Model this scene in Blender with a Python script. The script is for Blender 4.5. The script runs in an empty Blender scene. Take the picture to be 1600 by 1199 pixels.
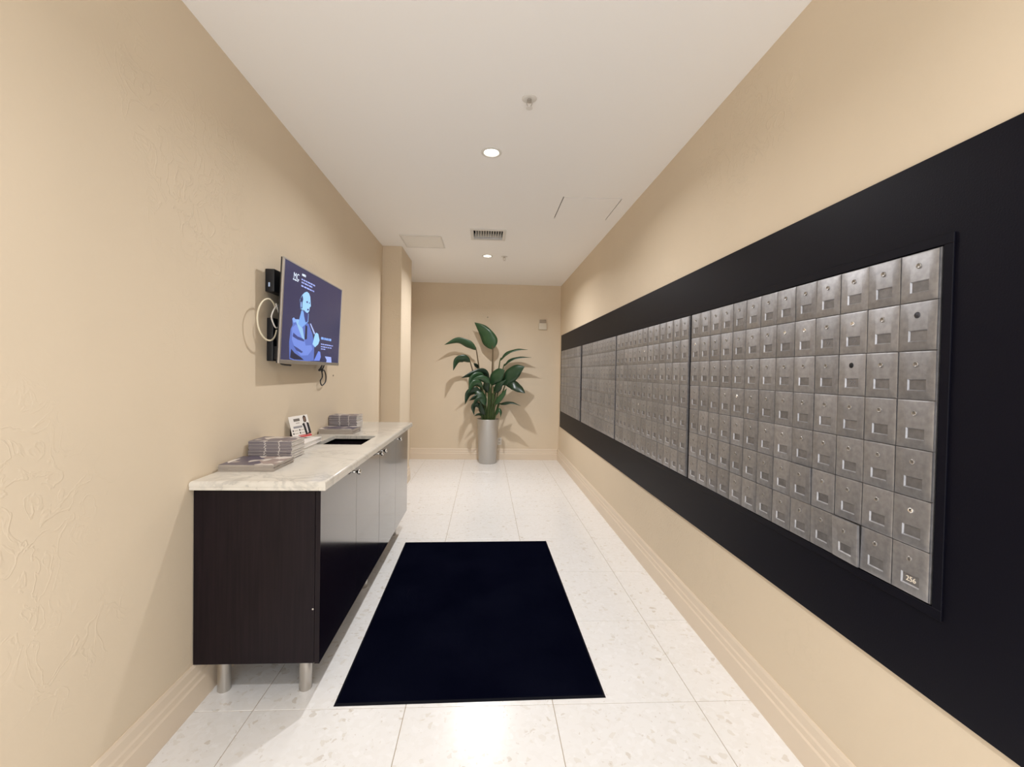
import bpy, bmesh, math, random
from mathutils import Vector, Matrix
random.seed(7)
S = bpy.context.scene
C = S.collection

# ------------------------------------------------------------------ camera
CAM_H = 1.3815
YAW, PITCH, ROLL = 0.0503, 0.0177, 0.0173
cam = bpy.data.cameras.new('camera')
cam.sensor_fit = 'HORIZONTAL'; cam.sensor_width = 36.0
cam.lens = 688.774 / 1600 * 36.0
cam.shift_x = (800 - 793.47) / 1600; cam.shift_y = (594.27 - 599.5) / 1600
cam.clip_start = 0.02
camo = bpy.data.objects.new('camera', cam); C.objects.link(camo)
fw = Vector((math.sin(YAW), math.cos(YAW), 0)); rt = Vector((math.cos(YAW), -math.sin(YAW), 0)); up = Vector((0, 0, 1))
f2 = fw * math.cos(PITCH) - up * math.sin(PITCH); u2 = up * math.cos(PITCH) + fw * math.sin(PITCH)
r3 = rt * math.cos(ROLL) + u2 * math.sin(ROLL); u3 = u2 * math.cos(ROLL) - rt * math.sin(ROLL)
M = Matrix((r3, u3, -f2)).transposed().to_4x4(); M.translation = (0, 0, CAM_H)
camo.matrix_world = M
S.camera = camo

# ------------------------------------------------------------------ world, exposure
w = bpy.data.worlds.new('world'); S.world = w; w.use_nodes = True
w.node_tree.nodes['Background'].inputs[0].default_value = (0.98, 0.985, 1.0, 1)
w.node_tree.nodes['Background'].inputs[1].default_value = 2.05
S.view_settings.view_transform = 'Standard'; S.view_settings.look = 'None'
S.view_settings.gamma = 1.0; S.view_settings.use_curve_mapping = False
S.view_settings.exposure = 0.06
S.cycles.max_bounces = 16; S.cycles.diffuse_bounces = 12; S.cycles.glossy_bounces = 6
LAMP_W = 27.0                     # watts of each ceiling downlight
LAMP_RGB = (0.99, 0.985, 1.0)

# ------------------------------------------------------------------ dimensions
XL, XR, HC, YB, YN = -1.166, 1.169, 2.761, 6.947, -0.62   # the mail room is open to the lobby behind the camera
PX, PY0, PY1 = -0.951, 4.97, 5.62          # pillar

# ------------------------------------------------------------------ helpers
def link(o, parent=None):
    C.objects.link(o)
    if parent: o.parent = parent
    return o
def tag(o, label=None, cat=None, group=None, kind=None):
    if label: o['label'] = label
    if cat: o['category'] = cat
    if group: o['group'] = group
    if kind: o['kind'] = kind
    return o
def empty(name, loc, label, cat, group=None):
    o = bpy.data.objects.new(name, None); o.location = loc; o.empty_display_size = .05
    link(o); return tag(o, label, cat, group)
def mesh_of(bm, name, smooth=None):
    bmesh.ops.recalc_face_normals(bm, faces=bm.faces)
    m = bpy.data.meshes.new(name); bm.to_mesh(m); bm.free()
    if smooth is not None:
        for p in m.polygons: p.use_smooth = True
        m.set_sharp_from_angle(angle=math.radians(smooth))
    return m
def obj(name, bm, mat, parent=None, smooth=None, loc=None):
    m = mesh_of(bm, name, smooth) if isinstance(bm, bmesh.types.BMesh) else bm
    for x in (mat if isinstance(mat, (list, tuple)) else [mat]): m.materials.append(x)
    o = bpy.data.objects.new(name, m); link(o, parent)
    if loc: o.location = loc
    return o
def box(bm, a, b, bev=0.0, mi=0, seg=2):
    a, b = Vector(a), Vector(b)
    r = bmesh.ops.create_cube(bm, size=1.0)
    vs = r['verts']
    for v in vs:
        v.co = Vector((a[i] + (b[i] - a[i]) * (v.co[i] + .5) for i in range(3)))
    fs = set(f for v in vs for f in v.link_faces)
    for f in fs: f.material_index = mi
    if bev:
        es = list(set(e for v in vs for e in v.link_edges))
        bmesh.ops.bevel(bm, geom=es, offset=bev, segments=seg, profile=.6, affect='EDGES', material=mi)
    return vs
def newbox(a, b, bev=0.0, seg=2):
    bm = bmesh.new(); box(bm, a, b, bev, 0, seg); return bm
def lathe(bm, prof, n=32, axis='Z', mi=0, at=(0, 0, 0)):
    rings = []
    at = Vector(at)
    for r, h in prof:
        ring = []
        if r < 1e-6:
            p = (0, 0, h)
            ring = [p]
        else:
            ring = [(r * math.cos(2 * math.pi * i / n), r * math.sin(2 * math.pi * i / n), h) for i in range(n)]
        out = []
        for p in ring:
            if axis == 'X': p = (p[2], p[0], p[1])
            elif axis == 'Y': p = (p[0], p[2], p[1])
            out.append(bm.verts.new(at + Vector(p)))
        rings.append(out)
    for a, b in zip(rings, rings[1:]):
        if len(a) == 1 and len(b) == 1: continue
        for i in range(n):
            j = (i + 1) % n
            if len(a) == 1: f = bm.faces.new((a[0], b[i], b[j]))
            elif len(b) == 1: f = bm.faces.new((a[i], a[j], b[0]))
            else: f = bm.faces.new((a[i], a[j], b[j], b[i]))
            f.material_index = mi; f.smooth = True
def spline(pts, n=8):
    pts = [Vector(p) for p in pts]
    out = []
    P = [pts[0] * 2 - pts[1]] + pts + [pts[-1] * 2 - pts[-2]]
    for k in range(1, len(P) - 2):
        for i in range(n):
            t = i / n
            a, b, c, d = P[k - 1], P[k], P[k + 1], P[k + 2]
            out.append(.5 * ((2 * b) + (c - a) * t + (2 * a - 5 * b + 4 * c - d) * t * t + (3 * b - a - 3 * c + d) * t ** 3))
    out.append(pts[-1]); return out
def tube(bm, pts, r, n=8, r2=None, mi=0):
    rings = []
    N = len(pts); prev = None
    for i, p in enumerate(pts):
        t = (pts[min(i + 1, N - 1)] - pts[max(i - 1, 0)]).normalized()
        if prev is None:
            a = t.orthogonal().normalized()
        else:
            a = (prev - t * prev.dot(t))
            a = a.normalized() if a.length > 1e-6 else t.orthogonal().normalized()
        prev = a; b = t.cross(a)
        rr = r if r2 is None else r + (r2 - r) * i / (N - 1)
        rings.append([bm.verts.new(p + (a * math.cos(2 * math.pi * k / n) + b * math.sin(2 * math.pi * k / n)) * rr) for k in range(n)])
    for A, B in zip(rings, rings[1:]):
        for k in range(n):
            f = bm.faces.new((A[k], A[(k + 1) % n], B[(k + 1) % n], B[k])); f.material_index = mi; f.smooth = True
    bm.faces.new(rings[0][::-1]); bm.faces.new(rings[-1])

# ------------------------------------------------------------------ materials
def mat(name, col, rough=.5, metal=0.0, spec=.5):
    m = bpy.data.materials.new(name); m.use_nodes = True
    b = m.node_tree.nodes['Principled BSDF']
    b.inputs['Base Color'].default_value = (*col, 1); b.inputs['Roughness'].default_value = rough
    b.inputs['Metallic'].default_value = metal; b.inputs['Specular IOR Level'].default_value = spec
    return m
def nodes(m): return m.node_tree.nodes, m.node_tree.links, m.node_tree.nodes['Principled BSDF']
def add(m, kind, **kw):
    n = m.node_tree.nodes.new(kind)
    for k, v in kw.items():
        if k in n.inputs: n.inputs[k].default_value = v
        else: setattr(n, k, v)
    return n
def ramp(m, stops):
    n = m.node_tree.nodes.new('ShaderNodeValToRGB')
    while len(n.color_ramp.elements) < len(stops): n.color_ramp.elements.new(.5)
    for e, (p, c) in zip(n.color_ramp.elements, stops):
        e.position = p; e.color = (*c, 1) if len(c) == 3 else c
    return n
def coords(m, kind='Object', scale=(1, 1, 1), world=False):
    L = m.node_tree.links
    mp = add(m, 'ShaderNodeMapping'); mp.inputs['Scale'].default_value = scale
    if world:
        g = add(m, 'ShaderNodeNewGeometry'); L.new(g.outputs['Position'], mp.inputs['Vector'])
    else:
        tc = add(m, 'ShaderNodeTexCoord'); L.new(tc.outputs[kind], mp.inputs['Vector'])
    return mp.outputs['Vector']
def bump(m, height, strength=.2, dist=.01):
    N, L, b = nodes(m)
    n = add(m, 'ShaderNodeBump', Strength=strength, Distance=dist)
    L.new(height, n.inputs['Height']); L.new(n.outputs['Normal'], b.inputs['Normal'])
def emit(name, col, s):
    m = bpy.data.materials.new(name); m.use_nodes = True
    b = m.node_tree.nodes['Principled BSDF']
    b.inputs['Base Color'].default_value = (0.01, 0.01, 0.01, 1); b.inputs['Roughness'].default_value = .3
    b.inputs['Emission Color'].default_value = (*col, 1); b.inputs['Emission Strength'].default_value = s
    return m

def wall_mat():
    m = mat('beige_plaster', (.67, .555, .425), .62, 0, .3)
    N, L, b = nodes(m)
    v = coords(m, world=True)
    n1 = add(m, 'ShaderNodeTexNoise', Scale=1.6, Detail=4.0); L.new(v, n1.inputs['Vector'])
    r = ramp(m, [(.3, (.668, .564, .424)), (.7, (.698, .589, .444))]); L.new(n1.outputs['Fac'], r.inputs['Fac'])
    L.new(r.outputs['Color'], b.inputs['Base Color'])
    # skim-coat trowel ridges, denser in some patches
    n2 = add(m, 'ShaderNodeTexNoise', Scale=9.0, Detail=3.0, Distortion=1.6); L.new(v, n2.inputs['Vector'])
    r2 = ramp(m, [(.50, (0, 0, 0)), (.53, (1, 1, 1)), (.58, (0, 0, 0))]); L.new(n2.outputs['Fac'], r2.inputs['Fac'])
    n3 = add(m, 'ShaderNodeTexNoise', Scale=1.1, Detail=2.0); L.new(v, n3.inputs['Vector'])
    r3_ = ramp(m, [(.5, (0, 0, 0)), (.66, (1, 1, 1))]); L.new(n3.outputs['Fac'], r3_.inputs['Fac'])
    mu = add(m, 'ShaderNodeMath', operation='MULTIPLY'); L.new(r2.outputs['Color'], mu.inputs[0]); L.new(r3_.outputs['Color'], mu.inputs[1])
    n4 = add(m, 'ShaderNodeTexNoise', Scale=55.0, Detail=3.0); L.new(v, n4.inputs['Vector'])
    m2 = add(m, 'ShaderNodeMath', operation='MULTIPLY_ADD'); m2.inputs[1].default_value = .25
    L.new(n4.outputs['Fac'], m2.inputs[0]); L.new(mu.outputs[0], m2.inputs[2])
    bump(m, m2.outputs[0], .35, .004)
    return m
WALL = wall_mat()
CEIL = mat('ceiling_paint', (.93, .92, .905), .55, 0, .3)
N, L, b = nodes(CEIL); v = coords(CEIL, world=True)
n = add(CEIL, 'ShaderNodeTexNoise', Scale=30.0, Detail=2.0); L.new(v, n.inputs['Vector']); bump(CEIL, n.outputs['Fac'], .06, .003)
TRIM = mat('baseboard_paint', (.73, .62, .49), .4, 0, .35)

def floor_mat():
    m = mat('agglomerate_stone', (.8, .7, .55), .22, 0, .5)
    N, L, b = nodes(m)
    v = coords(m, world=True)
    oi = add(m, 'ShaderNodeObjectInfo')
    off = add(m, 'ShaderNodeVectorMath', operation='MULTIPLY_ADD'); L.new(oi.outputs['Random'], off.inputs[0])
    off.inputs[1].default_value = (37, 61, 13); L.new(v, off.inputs[2])
    dn = add(m, 'ShaderNodeTexNoise', Scale=22.0, Detail=3.0); L.new(off.outputs[0], dn.inputs['Vector'])
    dv = add(m, 'ShaderNodeVectorMath', operation='MULTIPLY_ADD'); L.new(dn.outputs['Color'], dv.inputs[0])
    dv.inputs[1].default_value = (.05, .05, 0); L.new(off.outputs[0], dv.inputs[2])
    vo = add(m, 'ShaderNodeTexVoronoi', Scale=58.0); L.new(dv.outputs[0], vo.inputs['Vector'])
    sx = add(m, 'ShaderNodeSeparateColor'); L.new(vo.outputs['Color'], sx.inputs[0])
    r = ramp(m, [(0, (.84, .83, .815)), (.55, (.805, .79, .765)), (.86, (.88, .875, .87)), (.95, (.70, .66, .59)), (.985, (.58, .52, .44))])
    r.color_ramp.interpolation = 'CONSTANT'
    L.new(sx.outputs[0], r.inputs['Fac'])
    # darker slivers between the chips
    vo2 = add(m, 'ShaderNodeTexVoronoi', Scale=120.0); L.new(dv.outputs[0], vo2.inputs['Vector'])
    s2 = add(m, 'ShaderNodeSeparateColor'); L.new(vo2.outputs['Color'], s2.inputs[0])
    r2 = ramp(m, [(0, (0, 0, 0)), (.93, (1, 1, 1))]); r2.color_ramp.interpolation = 'CONSTANT'; L.new(s2.outputs[1], r2.inputs['Fac'])
    nz = add(m, 'ShaderNodeTexNoise', Scale=45.0, Detail=4.0); L.new(off.outputs[0], nz.inputs['Vector'])
    rz = ramp(m, [(.55, (0, 0, 0)), (.62, (1, 1, 1))]); L.new(nz.outputs['Fac'], rz.inputs['Fac'])
    mm = add(m, 'ShaderNodeMath', operation='MULTIPLY'); L.new(r2.outputs['Color'], mm.inputs[0]); L.new(rz.outputs['Color'], mm.inputs[1])
    m3 = add(m, 'ShaderNodeMath', operation='MULTIPLY'); L.new(mm.outputs[0], m3.inputs[0]); m3.inputs[1].default_value = .55
    mx = add(m, 'ShaderNodeMix', data_type='RGBA'); L.new(m3.outputs[0], mx.inputs['Factor'])
    L.new(r.outputs['Color'], mx.inputs['A']); mx.inputs['B'].default_value = (.42, .34, .24, 1)
    n5 = add(m, 'ShaderNodeTexNoise', Scale=7.0, Detail=3.0); L.new(off.outputs[0], n5.inputs['Vector'])
    mix2 = add(m, 'ShaderNodeMix', data_type='RGBA'); mix2.inputs['B'].default_value = (.855, .85, .84, 1)
    L.new(n5.outputs['Fac'], mix2.inputs['Factor']); L.new(mx.outputs['Result'], mix2.inputs['A'])
    L.new(mix2.outputs['Result'], b.inputs['Base Color'])
    return m
FLOOR = floor_mat()
GROUT = mat('grout', (.42, .35, .26), .8)

def wood_mat():
    m = mat('espresso_wood', (.012, .007, .009), .35, 0, .2)
    N, L, b = nodes(m)
    v = coords(m, world=True, scale=(30, 30, 1.2))
    n = add(m, 'ShaderNodeTexNoise', Scale=3.0, Detail=5.0, Distortion=.4); L.new(v, n.inputs['Vector'])
    r = ramp(m, [(.35, (.006, .0035, .0055)), (.7, (.012, .007, .0095))]); L.new(n.outputs['Fac'], r.inputs['Fac'])
    L.new(r.outputs['Color'], b.inputs['Base Color'])
    bump(m, n.outputs['Fac'], .05, .002)
    return m
WOOD = wood_mat()
DOORWOOD = WOOD.copy(); DOORWOOD.name = 'espresso_wood_polished'
DOORWOOD.node_tree.nodes['Principled BSDF'].inputs['Roughness'].default_value = .14
DOORWOOD.node_tree.nodes['Principled BSDF'].inputs['Coat Weight'].default_value = 1.0
DOORWOOD.node_tree.nodes['Principled BSDF'].inputs['Coat Roughness'].default_value = .09
DOORWOOD.node_tree.nodes['Principled BSDF'].inputs['Specular IOR Level'].default_value = .6

def marble_mat():
    m = mat('veined_marble', (.8, .75, .65), .16, 0, .5)
    N, L, b = nodes(m)
    v = coords(m, world=True, scale=(1, 1, 1))
    n = add(m, 'ShaderNodeTexNoise', Scale=4.0, Detail=7.0, Roughness=.62, Distortion=1.4); L.new(v, n.inputs['Vector'])
    r = ramp(m, [(.42, (.66, .62, .545)), (.485, (.40, .38, .345)), (.51, (.60, .565, .495)), (.62, (.68, .645, .575))]); L.new(n.outputs['Fac'], r.inputs['Fac'])
    n2 = add(m, 'ShaderNodeTexNoise', Scale=2.3, Detail=3.0); L.new(v, n2.inputs['Vector'])
    r2 = ramp(m, [(.42, (0, 0, 0)), (.68, (1, 1, 1))]); L.new(n2.outputs['Fac'], r2.inputs['Fac'])
    mx = add(m, 'ShaderNodeMix', data_type='RGBA'); L.new(r2.outputs['Color'], mx.inputs['Factor'])
    L.new(r.outputs['Color'], mx.inputs['B']); mx.inputs['A'].default_value = (.67, .635, .565, 1)
    L.new(mx.outputs['Result'], b.inputs['Base Color'])
    return m
MARBLE = marble_mat()

def rubber_mat():
    m = mat('navy_mat_pile', (.003, .0036, .0085), .95, 0, .0)
    N, L, b = nodes(m)
    v = coords(m, world=True)
    n = add(m, 'ShaderNodeTexNoise', Scale=350.0, Detail=2.0); L.new(v, n.inputs['Vector']); bump(m, n.outputs['Fac'], .5, .003)
    n2 = add(m, 'ShaderNodeTexNoise', Scale=3.0, Detail=3.0); L.new(v, n2.inputs['Vector'])
    r = ramp(m, [(.35, (.0018, .0022, .0068)), (.7, (.0032, .0037, .0095))]); L.new(n2.outputs['Fac'], r.inputs['Fac']); L.new(r.outputs['Color'], b.inputs['Base Color'])
    return m
MATPILE = rubber_mat()
MATEDGE = mat('black_rubber', (.004, .0045, .008), .7, 0, .1)

def panel_mat():
    m = mat('black_panel', (.004, .0038, .0075), .45, 0, .12)
    N, L, b = nodes(m)
    v = coords(m, world=True)
    n = add(m, 'ShaderNodeTexNoise', Scale=220.0, Detail=2.0); L.new(v, n.inputs['Vector']); bump(m, n.outputs['Fac'], .12, .002)
    return m
BLACKP = panel_mat()

def alu_mat(name, base, rough, var=True):
    m = mat(name, base, rough, .85, .5)
    N, L, b = nodes(m)
    oi = add(m, 'ShaderNodeObjectInfo')
    r = ramp(m, [(0, tuple(c * .86 for c in base)), (1, tuple(min(1, c * 1.1) for c in base))]); L.new(oi.outputs['Random'], r.inputs['Fac'])
    v = coords(m, world=True)
    n2 = add(m, 'ShaderNodeTexNoise', Scale=60.0, Detail=4.0); L.new(v, n2.inputs['Vector'])
    r2 = ramp(m, [(.35, (.82, .82, .82)), (.65, (1, 1, 1))]); L.new(n2.outputs['Fac'], r2.inputs['Fac'])
    mx = add(m, 'ShaderNodeMix', data_type='RGBA', blend_type='MULTIPLY'); mx.inputs['Factor'].default_value = 1
    L.new(r.outputs['Color'], mx.inputs['A']); L.new(r2.outputs['Color'], mx.inputs['B'])
    L.new(mx.outputs['Result'], b.inputs['Base Color'])
    n3 = add(m, 'ShaderNodeTexNoise', Scale=140.0, Detail=2.0); L.new(v, n3.inputs['Vector']); bump(m, n3.outputs['Fac'], .12, .001)
    return m
ALU = alu_mat('cast_aluminium', (.395, .39, .40), .46)
ALU2 = alu_mat('number_plate_aluminium', (.315, .308, .312), .5)
LOCKM = mat('lock_steel', (.40, .385, .37), .36, 1)
LOCKB = mat('lock_bright', (.95, .93, .9), .12, 1)
BLK = mat('black_hole', (.004, .004, .004), .8)
STEEL = mat('brushed_steel', (.56, .53, .49), .34, 1)
CHROME = mat('chrome', (.85, .83, .8), .1, 1)
BLACKPL = mat('black_plastic', (.008, .009, .012), .38)
SILVER = mat('tv_silver', (.50, .47, .44), .35, .8)
WHITEPL = mat('white_plastic', (.80, .76, .69), .4)
CREAMCAB = mat('cream_cable', (.74, .68, .52), .45)
VENTM = mat('vent_white', (.72, .70, .66), .5)
VENTDARK = mat('duct_dark', (.02, .02, .02), .9)
PAPER = mat('paper_white', (.75, .71, .66), .7)
POTM = mat('silver_pot', (.52, .51, .49), .38, .75)
SOIL = mat('potting_soil', (.035, .024, .014), .95)

# ------------------------------------------------------------------ room shell
def structure(name, bm, m, smooth=None):
    return tag(obj(name, bm, m, None, smooth), kind='structure')
def strip(axis):
    pass
structure('wall_left', newbox((XL - .12, YN, 0), (XL, YB + .1, HC)), WALL)
structure('wall_right', newbox((XR, YN, 0), (XR + .12, YB + .1, HC)), WALL)
structure('wall_back', newbox((XL, YB, 0), (XR, YB + .12, HC)), WALL)
structure('wall_pillar', newbox((XL, PY0, 0), (PX, PY1, HC), .004, 2), WALL)

# ceiling slab with real openings for the lamp cans, the vent and the access hatch
LAMPS = [(0.013, 2.794), (-0.004, 5.269), (0.02, -0.10)]
LAMP_SHARE = [.60, 1.12, .95]        # lamp output shares, balanced to soften cabinet shadow and lift the far end
VENT = (-.146, .150, 4.315, 4.60)
HATCH = (.583, 1.051, 3.443, 3.932)
def hole_grid(z0, z1, x0, x1, y0, y1, holes):
    xs = sorted(set([x0, x1] + [h[0] for h in holes] + [h[1] for h in holes]))
    ys = sorted(set([y0, y1] + [h[2] for h in holes] + [h[3] for h in holes]))
    bm = bmesh.new(); V = {}
    def vert(x, y, z):
        k = (x, y, z)
        if k not in V: V[k] = bm.verts.new(k)
        return V[k]
    solid = set()
    for i in range(len(xs) - 1):
        for j in range(len(ys) - 1):
            cx, cy = (xs[i] + xs[i + 1]) / 2, (ys[j] + ys[j + 1]) / 2
            if not any(h[0] < cx < h[1] and h[2] < cy < h[3] for h in holes): solid.add((i, j))
    for i, j in solid:
        q = [(xs[i], ys[j]), (xs[i + 1], ys[j]), (xs[i + 1], ys[j + 1]), (xs[i], ys[j + 1])]
        bm.faces.new([vert(x, y, z0) for x, y in q][::-1]); bm.faces.new([vert(x, y, z1) for x, y in q])
        for k, (di, dj) in enumerate([(0, -1), (1, 0), (0, 1), (-1, 0)]):
            if (i + di, j + dj) not in solid:
                a, c = q[k], q[(k + 1) % 4]
                bm.faces.new([vert(*a, z0), vert(*c, z0), vert(*c, z1), vert(*a, z1)])
    return bm
LH = .047
structure('ceiling', hole_grid(HC, HC + .012, XL - .1, XR + .1, YN - .1, YB + .1,
          [(x - LH, x + LH, y - LH, y + LH) for x, y in LAMPS] + [VENT, HATCH]), CEIL)

# floor: grout bed + single tiles
fl = structure('floor', newbox((XL - .1, YN - .1, -.06), (XR + .1, YB + .1, -.0025)), GROUT)
T = .6096; TX, TY = -.3063, 1.8015; J = .0014
tile_cache = {}
x_edges = [TX + k * T for k in range(-3, 5)]
ky0 = math.floor((YN - TY) / T)
for ky in range(ky0, 9):
    for k in range(len(x_edges) - 1):
        a = max(x_edges[k] + J, XL + .002); c = min(x_edges[k + 1] - J, XR - .002)
        y0 = max(TY + ky * T + J, YN + .002); y1 = min(TY + (ky + 1) * T - J, YB - .002)
        if c - a < .01 or y1 - y0 < .01: continue
        key = (round(c - a, 4), round(y1 - y0, 4))
        if key not in tile_cache:
            bm = newbox((0, 0, -.012), (c - a, y1 - y0, 0), .0009, 1)
            m = mesh_of(bm, 'floor_tile'); m.materials.append(FLOOR); tile_cache[key] = m
        o = bpy.data.objects.new('floor_tile', tile_cache[key]); link(o, fl); o.location = (a, y0, random.uniform(-.0003, 0))

# baseboards: moulded profile with two ledges
BP = [(0, 0), (.019, 0), (.019, .094), (.0135, .101), (.0135, .123), (.009, .130), (.009, .163), (.004, .175), (0, .175)]
def baseboard(name, p0, p1, out):
    p0, p1, out = Vector(p0), Vector(p1), Vector(out)
    bm = bmesh.new(); ra = [bm.verts.new(p0 + out * t + Vector((0, 0, z))) for t, z in BP]
    rb = [bm.verts.new(p1 + out * t + Vector((0, 0, z))) for t, z in BP]
    n = len(BP)
    for i in range(n): bm.faces.new((ra[i], ra[(i + 1) % n], rb[(i + 1) % n], rb[i]))
    bm.faces.new(ra[::-1]); bm.faces.new(rb)
    return structure(name, bm, TRIM)
baseboard('baseboard_left', (XL, YN, 0), (XL, PY0, 0), (1, 0, 0))
baseboard('baseboard_right', (XR, YN, 0), (XR, YB, 0), (-1, 0, 0))
baseboard('baseboard_back', (XL, YB, 0), (XR - .019, YB, 0), (0, -1, 0))
baseboard('baseboard_pillar_front', (XL + .019, PY0, 0), (PX + .019, PY0, 0), (0, -1, 0))
baseboard('baseboard_pillar_side', (PX, PY0, 0), (PX, PY1, 0), (1, 0, 0))

# ------------------------------------------------------------------ recessed downlights
LAMPGLOW = emit('lamp_glow', (1.0, .95, .86), 9.0)
CANM = mat('lamp_reflector', (.85, .82, .76), .3, .3)
lamp_labels = ['round recessed downlight nearest the camera, glaring on the ceiling below the sprinkler',
               'small far recessed downlight on the ceiling just beyond the slatted air vent',
               'recessed downlight in the ceiling above the camera']
for i, (x, y) in enumerate(LAMPS):
    e = empty('ceiling_downlight', (x, y, HC), lamp_labels[i], 'ceiling light', 'recessed ceiling downlights')
    bm = bmesh.new(); lathe(bm, [(.047, 0.004), (.047, -.003), (.050, -.006), (.064, -.004), (.066, 0.0), (.047, .0005)], 40)
    obj('trim_ring', bm, VENTM, e, 40)
    bm = bmesh.new(); lathe(bm, [(.0465, .002), (.044, .03), (.036, .06), (.0, .075)], 32)
    obj('reflector', bm, CANM, e, 40)
    bm = bmesh.new(); lathe(bm, [(0, .010), (.026, .011), (.036, .016), (.038, .022), (.0, .03)], 32)
    obj('lamp_lens', bm, LAMPGLOW, e, 50)
    ld = bpy.data.lights.new('lamp', 'AREA'); ld.shape = 'DISK'; ld.size = .085; ld.energy = LAMP_W * LAMP_SHARE[i]; ld.color = LAMP_RGB
    ld.spread = math.radians(156)
    lo = bpy.data.objects.new('lamp', ld); link(lo, e); lo.location = (0, 0, -.008)

# ------------------------------------------------------------------ sprinklers
def sprinkler(x, y, label):
    e = empty('fire_sprinkler', (x, y, HC), label, 'sprinkler', 'ceiling sprinklers')
    bm = bmesh.new(); lathe(bm, [(0, -.001), (.012, -.006), (.030, -.005), (.038, -.001), (.038, 0), (0, 0)], 28); obj('escutcheon', bm, VENTM, e, 40)
    bm = bmesh.new(); lathe(bm, [(.011, -.002), (.011, -.016), (.007, -.018), (0, -.018)], 16)
    for s in (-1, 1): tube(bm, spline([(s * .008, 0, -.014), (s * .013, 0, -.026), (s * .004, 0, -.044)], 6), .0024, 6)
    obj('frame', bm, STEEL, e, 50)
    bm = bmesh.new(); lathe(bm, [(0, -.044), (.006, -.045), (.017, -.047), (.017, -.049), (0, -.05)], 20); obj('deflector', bm, VENTM, e, 40)
sprinkler(.197, 2.236, 'white fire sprinkler head nearest the camera, above the bright downlight')
sprinkler(.198, 5.275, 'tiny far fire sprinkler head right of the far downlight')

# ------------------------------------------------------------------ air vent, hatch, speaker panel
e = empty('air_vent', (0.002, 4.457, HC), 'white ceiling air vent with dark slots between slats', 'air vent')
bm = bmesh.new()
X0, X1, Y0, Y1 = -.176, .176, -.172, .172
for a, c in [((X0, Y0, -.008), (X1, -.138, 0)), ((X0, .138, -.008), (X1, Y1, 0)), ((X0, -.138, -.008), (-.144, .138, 0)), ((.144, -.138, -.008), (X1, .138, 0))]:
    box(bm, a, c, .002)
obj('frame', bm, VENTM, e)
slat = None
for k in range(11):
    x = -.125 + k * .025
    if slat is None:
        bm = bmesh.new(); vs = box(bm, (-.003, -.142, 0), (.003, .10, .035), .001)
        slat = mesh_of(bm, 'slat'); slat.materials.append(VENTM)
    o = bpy.data.objects.new('slat', slat); link(o, e); o.location = (x, 0, .006); o.rotation_euler = (0, math.radians(20), 0)
obj('damper_bar', newbox((-.143, .102, .006), (.143, .112, .04), .001), VENTM, e)
bm = bmesh.new()
a, c, d = (-.148, -.142), (.148, .143), .16
q = [(-.1475, -.1415), (.1475, -.1415), (.1475, .1425), (-.1475, .1425)]
lo_ = [bm.verts.new((x, y, .012)) for x, y in q]; hi_ = [bm.verts.new((x, y, d)) for x, y in q]
for i in range(4): bm.faces.new((lo_[i], lo_[(i + 1) % 4], hi_[(i + 1) % 4], hi_[i]))
bm.faces.new(hi_); obj('duct', bm, VENTDARK, e)

h = HATCH; g = .007
e = empty('access_hatch', ((h[0] + h[1]) / 2, (h[2] + h[3]) / 2, HC), 'flush square access hatch in the ceiling near the mailbox wall', 'hatch')
sx, sy = (h[1] - h[0]) / 2, (h[3] - h[2]) / 2
obj('hatch_door', newbox((-sx + g, -sy + g, -.001), (sx - g, sy - .003, .009), .001), CEIL, e)
obj('recess', newbox((-sx - .02, -sy - .02, .0125), (sx + .02, sy + .02, .03)), VENTDARK, e)

GRILLE = mat('grille_paint', (.86, .84, .80), .6)
N, L, b = nodes(GRILLE); v = coords(GRILLE, world=True)
vo = add(GRILLE, 'ShaderNodeTexVoronoi', Scale=220.0); L.new(v, vo.inputs['Vector']); bump(GRILLE, vo.outputs['Distance'], .5, .002)
e = empty('speaker_grille', (-.688, 4.765, HC), 'thin square perforated panel on the ceiling near the pillar', 'ceiling panel')
obj('perforated_panel', newbox((-.20, -.20, -.006), (.20, .20, -.0005), .002), GRILLE, e)
bm = bmesh.new()
for a, c in [((-.213, -.213, -.009), (.213, -.201, 0)), ((-.213, .201, -.009), (.213, .213, 0)), ((-.213, -.201, -.009), (-.201, .201, 0)), ((.201, -.201, -.009), (.213, .201, 0))]: box(bm, a, c, .001)
obj('frame', bm, VENTM, e)

# ------------------------------------------------------------------ mailboxes
PT = .010                                 # panel thickness
K = (XR - PT) / 1.139
def zz(z): return CAM_H + (z - CAM_H) * K
PF = XR - PT
ZT, ZBm = zz(1.714), zz(.812)
banks = [(1.053, 2.383), (2.414, 3.770), (3.806, 5.133), (5.228, 6.556)]
banks = [(a * K, c * K) for a, c in banks]
PN, PFAR, PZ0, PZ1 = .42, 6.67 * K, zz(.568), zz(1.957)
e = empty('mailbox_surround', (PF, PN, PZ0), 'wide matte black panel framing the mailboxes along the right wall', 'wall panel')
def local(bm, o):
    bmesh.ops.translate(bm, verts=bm.verts, vec=-Vector(o)); return bm
obj('backing_panel', local(newbox((PF, PN, PZ0), (XR - .0004, PFAR, PZ1), .0015, 1), (PF, PN, PZ0)), BLACKP, e)
ya, yb_ = banks[0][0] - .004, banks[3][1] + .004
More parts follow.
